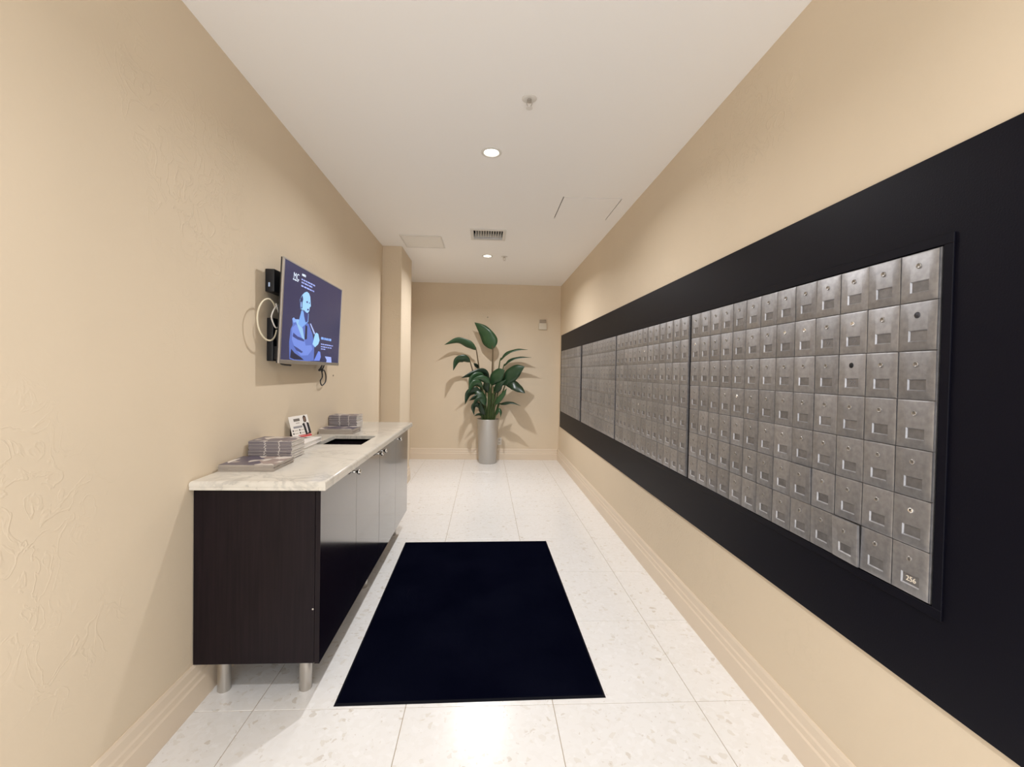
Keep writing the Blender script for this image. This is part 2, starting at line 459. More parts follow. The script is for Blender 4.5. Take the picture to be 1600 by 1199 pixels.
for a, c in [((PF - .006, ya - .026, ZT + .004), (PF, yb_ + .026, ZT + .030)), ((PF - .006, ya - .026, ZBm - .030), (PF, yb_ + .026, ZBm - .004)),
             ((PF - .006, ya - .026, ZBm - .004), (PF, ya - .002, ZT + .004)), ((PF - .006, yb_ + .002, ZBm - .004), (PF, yb_ + .026, ZT + .004))]:
    obj('trim_strip', local(newbox(a, c, .001, 1), (PF, PN, PZ0)), BLACKP, e)
NR, NC = 7, 13
ph = (ZT - ZBm) / NR
def door_mesh(pw, joined):
    # local frame: x = -out of wall, y along the wall, z up; centre of the door
    W, H = pw - .0026, ph - .0026
    bm = bmesh.new()
    ys = [-W / 2, -W / 2 + .004, -.031, -.027, .021, .025, W / 2 - .004, W / 2]
    zs = [-H / 2, -H / 2 + .004, -.043, -.0395, -.0115, -.008, H / 2 - .004, H / 2]
    def depth(i, j):
        if i in (0, len(ys) - 1) or j in (0, len(zs) - 1): return .0018
        return 0.0
    g = {}
    for i, y in enumerate(ys):
        for j, z in enumerate(zs): g[i, j] = bm.verts.new((depth(i, j), y, z))
    for i in range(len(ys) - 1):
        for j in range(len(zs) - 1):
            if 2 <= i <= 4 and 2 <= j <= 4: continue
            bm.faces.new((g[i, j], g[i + 1, j], g[i + 1, j + 1], g[i, j + 1]))
    # window lip: raised then recessed
    lip = {}
    for (i, j) in [(a, c) for a in (2, 5) for c in (2, 5)]: lip['o', i, j] = g[i, j]
    o4 = [(2, 2), (5, 2), (5, 5), (2, 5)]
    i4 = [(3, 3), (4, 3), (4, 4), (3, 4)]
    border = {}
    loop_o = [(2, 2), (3, 2), (4, 2), (5, 2), (5, 3), (5, 4), (5, 5), (4, 5), (3, 5), (2, 5), (2, 4), (2, 3)]
    cor = {}
    def near(i, j):
        return (min(max(i, 3), 4), min(max(j, 3), 4))
    mid = {}; inn = {}
    for q in i4:
        y, z = ys[q[0]], zs[q[1]]
        sy = -1 if q[0] == 3 else 1; sz = -1 if q[1] == 3 else 1
        mid[q] = bm.verts.new((-.0005, y + sy * .0015, z + sz * .0015))
        inn[q] = bm.verts.new((.0040, y - sy * .0013, z - sz * .0017))
    L_ = len(loop_o)
    for k in range(L_):
        A, B = loop_o[k], loop_o[(k + 1) % L_]
        a, c = near(*A), near(*B)
        if a == c: bm.faces.new((g[A], g[B], mid[a]))
        else: bm.faces.new((g[A], g[B], mid[c], mid[a]))
    for k in range(4):
        a, c = i4[k], i4[(k + 1) % 4]
        bm.faces.new((mid[a], mid[c], inn[c], inn[a]))
    if joined: bm.faces.new([inn[q] for q in i4])
    # sides
    per = [(i, 0) for i in range(len(ys))] + [(len(ys) - 1, j) for j in range(1, len(zs))] + [(i, len(zs) - 1) for i in range(len(ys) - 2, -1, -1)] + [(0, j) for j in range(len(zs) - 2, 0, -1)]
    bk = [bm.verts.new((.009, ys[i], zs[j])) for i, j in per]
    for k in range(len(per)):
        n_ = (k + 1) % len(per)
        bm.faces.new((g[per[k]], g[per[n_]], bk[n_], bk[k]))
    if joined:
        lathe(bm, [(.008, .001), (.008, -.002), (.006, -.003), (0, -.003)], 10, 'X', 0, (0, 0, .030))
    return bm
def lock_mesh():
    bm = bmesh.new()
    lathe(bm, [(.0070, .001), (.0070, -.0018), (.0060, -.0026), (.0048, -.0018), (0, -.0018)], 14, 'X')
    return bm
def slot_mesh():
    return newbox((-.0030, -.0010, -.0042), (-.0022, .0010, .0042))
lock_m = mesh_of(lock_mesh(), 'lock', 40); lock_m.materials.append(LOCKM)
lock_mb = lock_m.copy(); lock_mb.materials.clear(); lock_mb.materials.append(LOCKB)
hole_m = mesh_of((lambda b: (lathe(b, [(.0085, .001), (.0085, -.0004), (0, -.0004)], 16, 'X'), b)[1])(bmesh.new()), 'lock_hole'); hole_m.materials.append(BLK)
disc_m = hole_m.copy(); disc_m.materials.clear(); disc_m.materials.append(mat('dark_lock_cover', (.06, .06, .07), .4, .5))
slot_m = mesh_of(slot_mesh(), 'keyhole'); slot_m.materials.append(BLK)
plate_m = mesh_of(newbox((.0034, -.0263, -.0388), (.0052, .0203, -.0122)), 'number_plate'); plate_m.materials.append(ALU2)
def text_mesh(s, size, depth=.0006):
    cu = bpy.data.curves.new('t', 'FONT'); cu.body = s; cu.size = size; cu.extrude = depth; cu.align_x = 'CENTER'; cu.align_y = 'CENTER'
    cu.resolution_u = 3
    to = bpy.data.objects.new('t', cu); C.objects.link(to)
    bpy.context.view_layer.update()
    m = bpy.data.meshes.new_from_object(to.evaluated_get(bpy.context.evaluated_depsgraph_get()))
    bpy.data.objects.remove(to); return m
bank_lab = ['largest and nearest silver mailbox bank at the right end of the black panel',
            'second silver mailbox bank from the camera, between two black dividers',
            'third silver mailbox bank from the camera along the right wall',
            'farthest and narrowest silver mailbox bank beside the back wall']
NUM = {(1, 2): '22', (1, 3): '22', (2, 2): '28', (6, 0): '256'}
rng = random.Random(3)
NUMDARK = mat('number_ink', (.22, .21, .21), .6, .4)
NUMGLINT = mat('number_glint', (.92, .82, .68), .3, .2)  # glint on this one number painted as a pale colour
for bi, (y0, y1) in enumerate(banks):
    e = empty('mailbox_bank', (PF, y0, ZBm), bank_lab[bi], 'mailboxes', 'silver mailbox banks on the right wall')
    pw = (y1 - y0) / NC
    obj('frame', newbox((-.004, -.001, -.001), (-.0004, y1 - y0 + .001, ZT - ZBm + .001)), ALU2 if bi else ALU2, e)
    simple = bi >= 2
    dm = mesh_of(door_mesh(pw, simple), 'mailbox_door', 30); dm.materials.append(ALU)
    for r in range(NR):
        for c in range(NC):
            o = bpy.data.objects.new('mailbox_door', dm); link(o, e)
            o.location = (-.0106 + rng.uniform(-.0009, .0006), pw * (c + .5), ZT - ZBm - ph * (r + .5))
            o.rotation_euler = (0, math.radians(rng.uniform(-.55, .55)), math.radians(rng.uniform(-.5, .5)))
            ajar = False
            if bi == 0 and (r, c) == (6, 2):      # the box that stands a little open
                o.location.x -= .007; o.rotation_euler = (0, math.radians(-2.5), math.radians(-2.2)); tag(o, 'mailbox door standing slightly proud of its neighbours')
            if bi == 0 and (r, c) == (5, 4): o.location.x -= .004; o.rotation_euler[1] = math.radians(-1.4)
            if simple: continue
            dead = bi == 0 and (r, c) == (2, 2); cov = bi == 0 and (r, c) == (1, 0)
            lm = hole_m if dead else disc_m if cov else (lock_mb if rng.random() < .09 else lock_m)
            l = bpy.data.objects.new('lock', lm); link(l, o); l.location = (0, 0, .030)
            l.rotation_euler = (math.radians(rng.uniform(-40, 40)), 0, 0)
            if dead: tag(l, 'empty black lock hole')
            if cov: tag(l, 'dark round lock cover')
            pl = bpy.data.objects.new('number_plate', plate_m); link(pl, o)
            if bi == 0 and (r, c) in NUM:
                tm = text_mesh(NUM[r, c], .021 if len(NUM[r, c]) < 3 else .019)
                # text lies in XY facing +Z: turn to face -X with +Y -> reading left
                tm.transform(Matrix.Translation((.0029, -.003, -.0255)) @ Matrix(((0, 0, -1), (-1, 0, 0), (0, 1, 0))).to_4x4())
                tm.materials.append(NUMGLINT if (r, c) == (6, 0) else NUMDARK)
                nt = bpy.data.objects.new('number', tm); link(nt, o)

# ------------------------------------------------------------------ cabinet
CX0, CX1, CY0, CY1, CZ0, CZ1 = XL + .004, -.684, 1.82, 3.83, .177, .892
cab = empty('console_cabinet', ((CX0 + CX1) / 2, (CY0 + CY1) / 2, 0), 'long dark espresso wood cabinet on steel legs along the left wall', 'cabinet')
co = Vector(cab.location)
def cpart(name, a, c, m, bev=.0012): return obj(name, local(newbox(a, c, bev, 1), co), m, cab)
cpart('side_panel', (CX0, CY0, CZ0), (CX1, CY0 + .02, CZ1), WOOD)
cpart('side_panel', (CX0, CY1 - .02, CZ0), (CX1, CY1, CZ1), WOOD)
cpart('bottom_panel', (CX0, CY0 + .0202, CZ0), (CX1, CY1 - .0202, CZ0 + .02), WOOD)
cpart('back_panel', (CX0, CY0 + .0202, CZ0 + .0202), (CX0 + .01, CY1 - .0202, CZ1), WOOD)
cpart('divider', (CX0 + .0102, 2.815, CZ0 + .0202), (CX1, 2.835, CZ1 - .06), WOOD)
knob_m = None
for k in range(4):
    dw = (CY1 - CY0) / 4
    a, c = CY0 + k * dw, CY0 + (k + 1) * dw
    ga, gc = (.0016 if k in (0, 2) else .0006), (.0016 if k in (1, 3) else .0006)
    d = cpart('door', (CX1 + .0015, a + ga, CZ0 - .003), (CX1 + .0215, c - gc, CZ1 - .002), DOORWOOD, .0006)
    d.data.materials.append(WOOD)
    for p in d.data.polygons:
        if p.normal.x < .9: p.material_index = 1
    ky = (c - .05) if k < 2 else (a + .05)
    if knob_m is None:
        bm = bmesh.new(); lathe(bm, [(.0075, 0), (.0065, .003), (.005, .010), (.0065, .016), (.0125, .021), (.0145, .027), (.0125, .032), (.006, .0345), (0, .035)], 20, 'X')
        knob_m = mesh_of(bm, 'knob', 60); knob_m.materials.append(CHROME)
    o = bpy.data.objects.new('knob', knob_m); link(o, d); o.location = Vector((CX1 + .0215, ky, .862)) - co
leg_m = None
for (lx, ly) in [(-1.098, 1.925), (-.757, 1.925), (-1.098, 2.825), (-.757, 2.825), (-1.098, 3.725), (-.757, 3.725)]:
    if leg_m is None:
        bm = bmesh.new(); lathe(bm, [(0, 0), (.025, 0), (.0265, .003), (.0265, .170), (.031, .172), (.031, .1765), (0, .1765)], 24); leg_m = mesh_of(bm, 'leg', 40); leg_m.materials.append(STEEL)
    o = bpy.data.objects.new('leg', leg_m); link(o, cab); o.location = Vector((lx, ly, 0)) - co
bm = bmesh.new(); lathe(bm, [(0, -.0012), (.003, -.001), (.004, 0)], 10, 'Y', 0, Vector((CX1 - .006, CY0, .40)) - co); obj('screw_cap', bm, STEEL, cab)

# countertop with rectangular drop opening
KX0, KX1, KY0, KY1, KZ0, KZ1 = XL + .003, -.634, 1.792, 3.895, .908, .930
KE = .8935          # underside of the built-up front and end edges
HX0, HX1, HY0, HY1 = -1.018, -.743, 2.692, 3.055
ct = empty('marble_countertop', ((KX0 + KX1) / 2, (KY0 + KY1) / 2, KZ0), 'pale veined marble countertop with a square opening on the dark cabinet', 'countertop')
bm = hole_grid(KZ0, KZ1, KX0, KX1, KY0, KY1, [(HX0, HX1, HY0, HY1)])
bmesh.ops.recalc_face_normals(bm, faces=bm.faces)
es = [ed for ed in bm.edges if abs(ed.verts[0].co.z - ed.verts[1].co.z) < 1e-6 and ed.verts[0].co.z > KZ1 - 1e-5 and len(ed.link_faces) == 2 and abs(ed.link_faces[0].normal.dot(ed.link_faces[1].normal)) < .1
      and not (HX0 - .01 < ed.verts[0].co.x < HX1 + .01 and HY0 - .01 < ed.verts[0].co.y < HY1 + .01 and HX0 - .01 < ed.verts[1].co.x < HX1 + .01)]
bmesh.ops.bevel(bm, geom=es, offset=.012, segments=4, profile=.5, affect='EDGES')
obj('slab', local(bm, ct.location), MARBLE, ct, 35)
obj('front_edge', local(newbox((KX1 - .028, KY0, KE), (KX1, KY1, KZ0 - .0002), .0015, 1), ct.location), MARBLE, ct)
obj('end_edge', local(newbox((KX0, KY0, KE), (KX1 - .0282, KY0 + .03, KZ0 - .0002), .0015, 1), ct.location), MARBLE, ct)
obj('end_edge', local(newbox((KX0, KY1 - .03, KE), (KX1 - .0282, KY1, KZ0 - .0002), .0015, 1), ct.location), MARBLE, ct)
bm = bmesh.new()
q = [(HX0 + .001, HY0 + .001), (HX1 - .001, HY0 + .001), (HX1 - .001, HY1 - .001), (HX0 + .001, HY1 - .001)]
lo_ = [bm.verts.new((x, y, KE - .30)) for x, y in q]; hi_ = [bm.verts.new((x, y, KE - .002)) for x, y in q]
for i in range(4): bm.faces.new((lo_[i], lo_[(i + 1) % 4], hi_[(i + 1) % 4], hi_[i]))
bm.faces.new(lo_); obj('chute_liner', local(bm, co), WOOD, cab)

# ------------------------------------------------------------------ floor mat
bm = bmesh.new()
cs = [Vector(p) for p in [(-.601, 1.813, 0), (.535, 1.832, 0), (.518, 3.575, 0), (-.622, 3.552, 0)]]
ctr = sum(cs, Vector()) / 4
mt = empty('floor_mat', (ctr.x, ctr.y, 0), 'large rectangular navy-black entrance mat lying on the pale tile floor', 'floor mat')
def quadslab(bm, pts, z0, z1, ins):
    lo = [bm.verts.new((p.x - ctr.x, p.y - ctr.y, z0)) for p in pts]
    hi = [bm.verts.new(((p.x - ctr.x) * (1 - ins), (p.y - ctr.y) * (1 - ins), z1)) for p in pts]
    for i in range(4): bm.faces.new((lo[i], lo[(i + 1) % 4], hi[(i + 1) % 4], hi[i]))
    bm.faces.new(lo[::-1]); bm.faces.new(hi)
quadslab(bm, cs, .0004, .004, .006); obj('rubber_border', bm, MATEDGE, mt)
bm = bmesh.new(); ins = [ctr + (p - ctr) * .985 for p in cs]; quadslab(bm, ins, .0035, .0075, .004); obj('carpet_field', bm, MATPILE, mt)

# ------------------------------------------------------------------ television
tv = empty('wall_television', (-1.061, 2.80, 1.684), 'flat television with silver bezel showing a man in blue, on the left wall', 'television')
TILT = math.atan2(.022, .552)
tv.rotation_euler = (0, TILT, 0)       # local: +x faces the room, y along the wall, z up
TW, TH = .927, .552
bm = newbox((-.013, -TW / 2 + .001, -TH / 2 + .001), (-.0062, TW / 2 - .001, TH / 2 - .001), .002)
box(bm, (-.046, -TW / 2 + .17, -TH / 2 + .05), (-.0132, TW / 2 - .17, TH / 2 - .16), .008)
obj('rear_shell', bm, BLACKPL, tv, 40)
bm = bmesh.new(); bw = .012
for a, c in [((-.006, -TW / 2, -TH / 2), (.003, TW / 2, -TH / 2 + .020)), ((-.006, -TW / 2, TH / 2 - .008), (.003, TW / 2, TH / 2)),
             ((-.006, -TW / 2, -TH / 2 + .020), (.003, -TW / 2 + .016, TH / 2 - .008)), ((-.006, TW / 2 - .008, -TH / 2 + .020), (.003, TW / 2, TH / 2 - .008))]: box(bm, a, c, .0015)
obj('bezel', bm, SILVER, tv)
SCR = emit('screen_haze_glow', (.036, .036, .095), 1.0)  # backlight with wall reflection and haze put into the glow colour
nb = SCR.node_tree.nodes['Principled BSDF']; nb.inputs['Specular IOR Level'].default_value = .25; nb.inputs['Roughness'].default_value = .18; nb.inputs['Base Color'].default_value = (.006, .006, .008, 1)
scr = obj('screen', newbox((-.004, -TW / 2 + .014, -TH / 2 + .018), (.0005, TW / 2 - .007, TH / 2 - .007)), SCR, tv)
PIC = {}
def pic(name, uv, col, s=1.0, lift=0):
    if (col, s) not in PIC: PIC[col, s] = emit('screen_light_%d' % len(PIC), col, s)
    bm = bmesh.new()
    f = bm.faces.new([bm.verts.new((.0007 + lift * .00012, (u - .5) * TW, (v_ - .5) * TH)) for u, v_ in uv])
    bmesh.ops.triangulate(bm, faces=[f])
    return obj(name, bm, PIC[col, s], scr)
LBL, MBL, DBL, NVY = (.35, .66, 1.0), (.10, .17, .55), (.035, .055, .22), (.008, .010, .045)
jack = [(0.146, 0.448), (0.167, 0.465), (0.186, 0.45), (0.235, 0.459), (0.281, 0.395), (0.347, 0.434), (0.387, 0.441), (0.421, 0.392), (0.457, 0.341), (0.472, 0.286), (0.455, 0.227), (0.499, 0.217), (0.502, 0.044), (0.396, 0.036), (0.187, 0.038), (0.135, 0.048), (0.12, 0.21), (0.132, 0.344), (0.155, 0.386)]
pic('picture_jacket', jack, MBL, 1.0, 1)
pic('picture_jacket_sleeve', [(.15, .36), (.20, .40), (.26, .36), (.33, .27), (.345, .20), (.45, .215), (.47, .17), (.40, .10), (.29, .09), (.20, .16), (.155, .24)], (.17, .27, .75), 1.0, 2)
pic('picture_jacket_fold', [(0.169, 0.312), (0.233, 0.282), (0.329, 0.268), (0.331, 0.241), (0.235, 0.25), (0.162, 0.273)], DBL, 1.0, 3)
pic('picture_jacket_fold', [(0.177, 0.185), (0.241, 0.165), (0.319, 0.132), (0.301, 0.117), (0.225, 0.137)], DBL, 1.0, 3)
pic('picture_jacket_fold', [(.15, .15), (.20, .11), (.30, .07), (.34, .045), (.20, .045), (.14, .06)], NVY, 1.0, 3)
pic('picture_jacket_fold', [(0.338, 0.419), (0.368, 0.411), (0.372, 0.273), (0.338, 0.263)], NVY, 1.0, 3)
pic('picture_jacket_lining', [(.19, .44), (.235, .455), (.30, .37), (.335, .26), (.30, .27), (.24, .36)], (.30, .55, .85), 1.0, 3)
pic('picture_collar', [(0.146, 0.448), (0.167, 0.465), (0.186, 0.45), (.235, .459), (.20, .425), (.165, .41)], (.25, .42, .9), 1.0, 3)
pic('picture_neck', [(0.269, 0.562), (0.309, 0.548), (0.379, 0.55), (0.38, 0.461), (0.347, 0.434), (0.285, 0.381), (0.23, 0.411), (0.252, 0.47)], (.20, .40, .85), 1.0, 4)
pic('picture_head', [(0.25, 0.568), (0.237, 0.617), (0.239, 0.663), (0.268, 0.718), (0.304, 0.755), (0.337, 0.772), (0.368, 0.764), (0.391, 0.733), (0.397, 0.693), (0.393, 0.664), (0.408, 0.634), (0.39, 0.618), (0.387, 0.58), (0.368, 0.555), (0.338, 0.545), (0.298, 0.556), (0.278, 0.568)], LBL, 1.0, 5)
pic('picture_hair', [(0.25, 0.568), (0.236, 0.617), (0.243, 0.671), (0.273, 0.716), (0.285, 0.675), (0.27, 0.619), (0.278, 0.581)], (.02, .03, .13), 1.0, 6)
pic('picture_ear', [(.25, .64), (.262, .645), (.268, .60), (.258, .575), (.25, .60)], (.30, .5, .95), 1.0, 7)
pic('picture_eye', [(0.329, 0.665), (0.35, 0.677), (0.362, 0.662), (0.343, 0.652)], DBL, 1.0, 6)
pic('picture_eye', [(0.376, 0.668), (0.39, 0.674), (0.39, 0.655), (0.378, 0.655)], DBL, 1.0, 6)
pic('picture_mouth', [(0.35, 0.592), (0.375, 0.601), (0.380, 0.585), (0.355, 0.575)], DBL, 1.0, 6)
pic('picture_beard', [(0.292, 0.575), (0.338, 0.552), (0.372, 0.55), (0.368, 0.459), (0.336, 0.446), (0.312, 0.502)], (.03, .045, .2), 1.0, 6)
pic('picture_microphone', [(0.407, 0.445), (0.422, 0.451), (0.5, 0.354), (0.485, 0.338)], (.45, .55, .95), 1.0, 6)
pic('picture_hand', [(0.5, 0.347), (0.521, 0.365), (0.556, 0.355), (0.585, 0.285), (0.565, 0.239), (0.512, 0.197), (0.466, 0.228), (0.494, 0.289)], LBL, 1.0, 6)
pic('picture_hand', [(0.572, 0.158), (0.607, 0.154), (0.624, 0.095), (0.604, 0.049), (0.502, 0.044), (0.533, 0.075)], (.16, .26, .8), 1.0, 6)
def line(u0, u1, v_, h_, col, s, seed):
    r_ = random.Random(seed); u = u0
    while u < u1 - .004:
        w_ = min(r_.uniform(.012, .045), u1 - u)
        pic('screen_caption', [(u, v_ - h_ / 2), (u + w_, v_ - h_ / 2), (u + w_, v_ + h_ * r_.uniform(.3, .5)), (u, v_ + h_ * r_.uniform(.3, .5))], col, s, 2)
        u += w_ + r_.uniform(.004, .009)
WT, PB = (.75, .85, 1.0), (.38, .47, 1.0)
# channel logo "MC"
def mc_letters(s, u, v_, size, col, strength):
    tm = text_mesh(s, size, 0)
    tm.transform(Matrix.Translation((.0012, (u - .5) * TW, (v_ - .5) * TH)) @ Matrix(((0, 0, 1), (1, 0, 0), (0, 1, 0))).to_4x4())
    if (col, strength) not in PIC: PIC[col, strength] = emit('screen_light_%d' % len(PIC), col, strength)
    tm.materials.append(PIC[col, strength]); o = bpy.data.objects.new('screen_logo', tm); link(o, scr)
mc_letters('MC', .175, .872, .050, WT, 1.2)
line(.13, .212, .836, .014, WT, 1.0, 1)
line(.252, .309, .925, .026, WT, 1.0, 2); line(.248, .461, .875, .016, PB, 1.0, 3); line(.25, .418, .845, .017, PB, 1.0, 4); line(.248, .45, .809, .017, PB, 1.0, 5)
line(.612, .82, .315, .030, (.25, .45, 1.0), 1.0, 6); line(.616, .854, .246, .014, PB, 1.0, 7); line(.618, .827, .216, .014, PB, 1.0, 8); line(.62, .702, .19, .013, PB, 1.0, 9)
pic('screen_logo', [(.701, .106), (.829, .104), (.815, .075), (.842, .036), (.80, .034), (.785, .06), (.77, .034), (.735, .036), (.745, .08)], (.35, .45, .95), 1.0, 3)
# mount bracket behind the screen
bm = bmesh.new(); box(bm, (-.09, -.10, -.12), (-.075, .10, .12), .002); box(bm, (-.078, -.16, -.03), (-.045, .16, .03), .002)
obj('wall_bracket', bm, BLACKPL, tv)

# set-top box, power brick, cables on the wall behind the television
sb = empty('media_box', (XL, 2.49, 1.845), 'small black media box on the wall behind the top left television edge', 'media box')
obj('case', newbox((.001, -.105, -.06), (.048, .105, .06), .004), BLACKPL, sb, 40)
obj('indicator_light', newbox((.018, -.106, -.034), (.026, -.1048, -.012)), emit('indicator', (.6, .7, .9), .6), sb)
sb = empty('power_strip', (XL, 2.50, 1.53), 'black power strip with plugs on the wall behind the lower left television edge', 'power strip')
obj('case', newbox((.001, -.095, -.11), (.035, .06, .12), .005), BLACKPL, sb, 40)
obj('plug', newbox((.035, -.09, -.10), (.06, -.03, -.03), .005), BLACKPL, sb, 40)
obj('plug', newbox((.035, -.07, .0), (.055, -.01, .05), .005), BLACKPL, sb, 40)
def cable(name, pts, r, m, label, n=8):
    bm = bmesh.new(); P = spline(pts, n); o0 = Vector(pts[0]); tube(bm, [p - o0 for p in P], r, 8)
    o = obj(name, bm, m, None, 60, o0); return tag(o, label, 'cable')
def ring_pts(cy, cz, ry, rz, x, a0, a1, n=14):
    return [(x + .004 * math.sin(3 * k / n * math.pi), cy + ry * math.cos(math.radians(a0 + (a1 - a0) * k / n)), cz + rz * math.sin(math.radians(a0 + (a1 - a0) * k / n))) for k in range(n + 1)]
cable('coiled_cable', ring_pts(2.305, 1.628, .10, .105, XL + .057, 40, 335), .0042, CREAMCAB, 'cream cable looped in a big oval left of the television')
cable('white_cable', [(XL + .07, 2.42, 1.72), (XL + .075, 2.345, 1.70), (XL + .073, 2.305, 1.65), (XL + .076, 2.31, 1.62), (XL + .08, 2.335, 1.592), (XL + .078, 2.375, 1.605), (XL + .076, 2.385, 1.66), (XL + .078, 2.34, 1.715)], .0036, mat('grey_white_cable', (.6, .58, .55), .4), 'pale grey cable twisted inside the cream loop left of the television')
cable('power_cable', [(XL + .07, 2.395, 1.50), (XL + .075, 2.40, 1.46), (XL + .07, 2.42, 1.408), (XL + .06, 2.56, 1.40)], .005, BLACKPL, 'thick black cord drooping from the power strip at lower left television edge')
cable('black_lead', [(XL + .06, 3.06, 1.46), (XL + .05, 3.062, 1.40), (XL + .03, 3.065, 1.375), (XL + .03, 3.09, 1.372), (XL + .03, 3.105, 1.395), (XL + .03, 3.13, 1.33), (XL + .028, 3.10, 1.30), (XL + .026, 3.135, 1.268), (XL + .024, 3.205, 1.29), (XL + .022, 3.22, 1.335), (XL + .022, 3.185, 1.375), (XL + .02, 3.145, 1.365), (XL + .04, 3.135, 1.41), (XL + .05, 3.135, 1.46)], .0042, BLACKPL, 'black lead hanging in a small loop beneath the television', 10)
bm = bmesh.new(); lathe(bm, [(.007, 0), (.006, .004), (0, .005)], 12, 'X'); o = obj('wall_plug', bm, mat('wall_plug_grey', (.25, .2, .15), .7), None, None, (XL, 3.433, 1.334)); tag(o, 'tiny dark screw plug in the left wall right of the hanging lead', 'wall plug')

# ------------------------------------------------------------------ magazines on the counter
def cover_mat(i):
    r_ = random.Random(40 + i)
    m = mat('magazine_cover_%d' % i, (.5, .45, .42), .3)
    N, L, b = nodes(m); v = coords(m, 'Object', (14, 11, 9))
    vo = add(m, 'ShaderNodeTexVoronoi', Scale=1.3, distance='MANHATTAN'); vo.inputs['Randomness'].default_value = .8; L.new(v, vo.inputs['Vector'])
    s = add(m, 'ShaderNodeSeparateColor'); L.new(vo.outputs['Color'], s.inputs[0])
    r = ramp(m, [(0, (.10, .085, .12)), (.42, (.36, .28, .25)), (.58, (.56, .50, .45)), (.7, (.13, .10, .13)), (.85, (.70, .64, .58))]); r.color_ramp.interpolation = 'CONSTANT'
    L.new(s.outputs[i % 3], r.inputs['Fac']); L.new(r.outputs['Color'], b.inputs['Base Color'])
    return m
COV = [cover_mat(i) for i in range(3)]
PAGE = mat('magazine_pages', (.38, .335, .29), .8); PAGEW = mat('magazine_pages_pale', (.62, .58, .53), .8)
SPINES = [mat('magazine_spine_%d' % i, c, .45) for i, c in enumerate([(.27, .24, .25), (.17, .15, .17), (.36, .33, .325), (.22, .19, .195)])]
SPW = mat('spine_mark', (.70, .66, .62), .5)
mag_cache = {}
def magazine(wx, wy, t, i, spine):
    key = (wx, wy, t, i % 12, spine)
    if key in mag_cache: return mag_cache[key]
    bm = bmesh.new()
    # near edge (toward -y) is the spine, cut so its printed marks line up down the stack
    cuts = [0, .36 + .01 * ((i * 7) % 3), .385 + .01 * ((i * 7) % 3), .70, .72, 1]
    xs = [-wx / 2 + wx * c for c in cuts]
    for k in range(5):
        a = bm.faces.new([bm.verts.new(p) for p in ((xs[k], -wy / 2, 0), (xs[k + 1], -wy / 2, 0), (xs[k + 1], -wy / 2, t), (xs[k], -wy / 2, t))])
        a.material_index = 2 if k in (1, 3) else 1
    q = [(-wx / 2, -wy / 2), (wx / 2, -wy / 2), (wx / 2, wy / 2), (-wx / 2, wy / 2)]
    lo = [bm.verts.new((*p, 0)) for p in q]; hi = [bm.verts.new((*p, t)) for p in q]
    f = bm.faces.new(hi); f.material_index = 0
    f = bm.faces.new(lo[::-1]); f.material_index = 0
    for k in (1, 2, 3):
        f = bm.faces.new((lo[k], lo[(k + 1) % 4], hi[(k + 1) % 4], hi[k])); f.material_index = 3
    m = bpy.data.meshes.new('magazine'); bm.to_mesh(m); bm.free()
    for x in (COV[i % 3], SPINES[i % 4] if spine else PAGE, SPW if spine else PAGE, PAGEW if spine else PAGE): m.materials.append(x)
    mag_cache[key] = m; return m
def stack(cx, cy, z, wx, wy, t, n, spine, label, toplabel, group, seed):
    r_ = random.Random(seed)
    for k in range(n):
        o = bpy.data.objects.new('magazine', magazine(wx, wy, t - .0002, k, spine)); link(o)
        o.location = (cx + r_.uniform(-.0025, .0025), cy + r_.uniform(-.002, .002), z + k * t + .0003)
        o.rotation_euler = (0, 0, math.radians(r_.uniform(-.8, .8)))
        tag(o, toplabel if k == n - 1 else label, 'magazine', group)
ZC = KZ1
stack(-1.034, 2.064, ZC, .236, .20, .0048, 6, False, 'magazine inside the low flat pile at the near end of the counter', 'topmost magazine with purple cover on the low flat pile at the near counter end', 'magazines in the near flat pile', 1)
stack(-1.050, 2.285, ZC, .206, .155, .0041, 23, True, 'magazine with grey spine in the tall pile behind the near flat pile', 'topmost magazine of the tall pile behind the near flat pile', 'magazines in the near tall pile', 2)
stack(-1.036, 3.212, ZC, .236, .18, .0050, 7, False, 'magazine inside the low flat pile beyond the counter opening', 'topmost magazine on the low flat pile beyond the counter opening', 'magazines in the far flat pile', 3)
stack(-1.058, 3.415, ZC, .204, .16, .0041, 26, True, 'magazine with grey spine in the tall pile at the far counter end', 'topmost magazine of the tall pile at the far counter end', 'magazines in the far tall pile', 4)
# pale folder the card stands on
fo = empty('paper_pad', (-1.08, 2.57, ZC), 'flat pale stack of sheets lying behind the near tall magazine pile', 'paper stack')
for k in range(5):
    o = obj('sheet_bundle', newbox((-.075, -.185, .0004 + k * .0072), (.075, .185, .0004 + k * .0072 + .0068), .0006, 1), PAPER, fo)
    o.location = (random.uniform(-.004, .004), random.uniform(-.004, .004), 0)
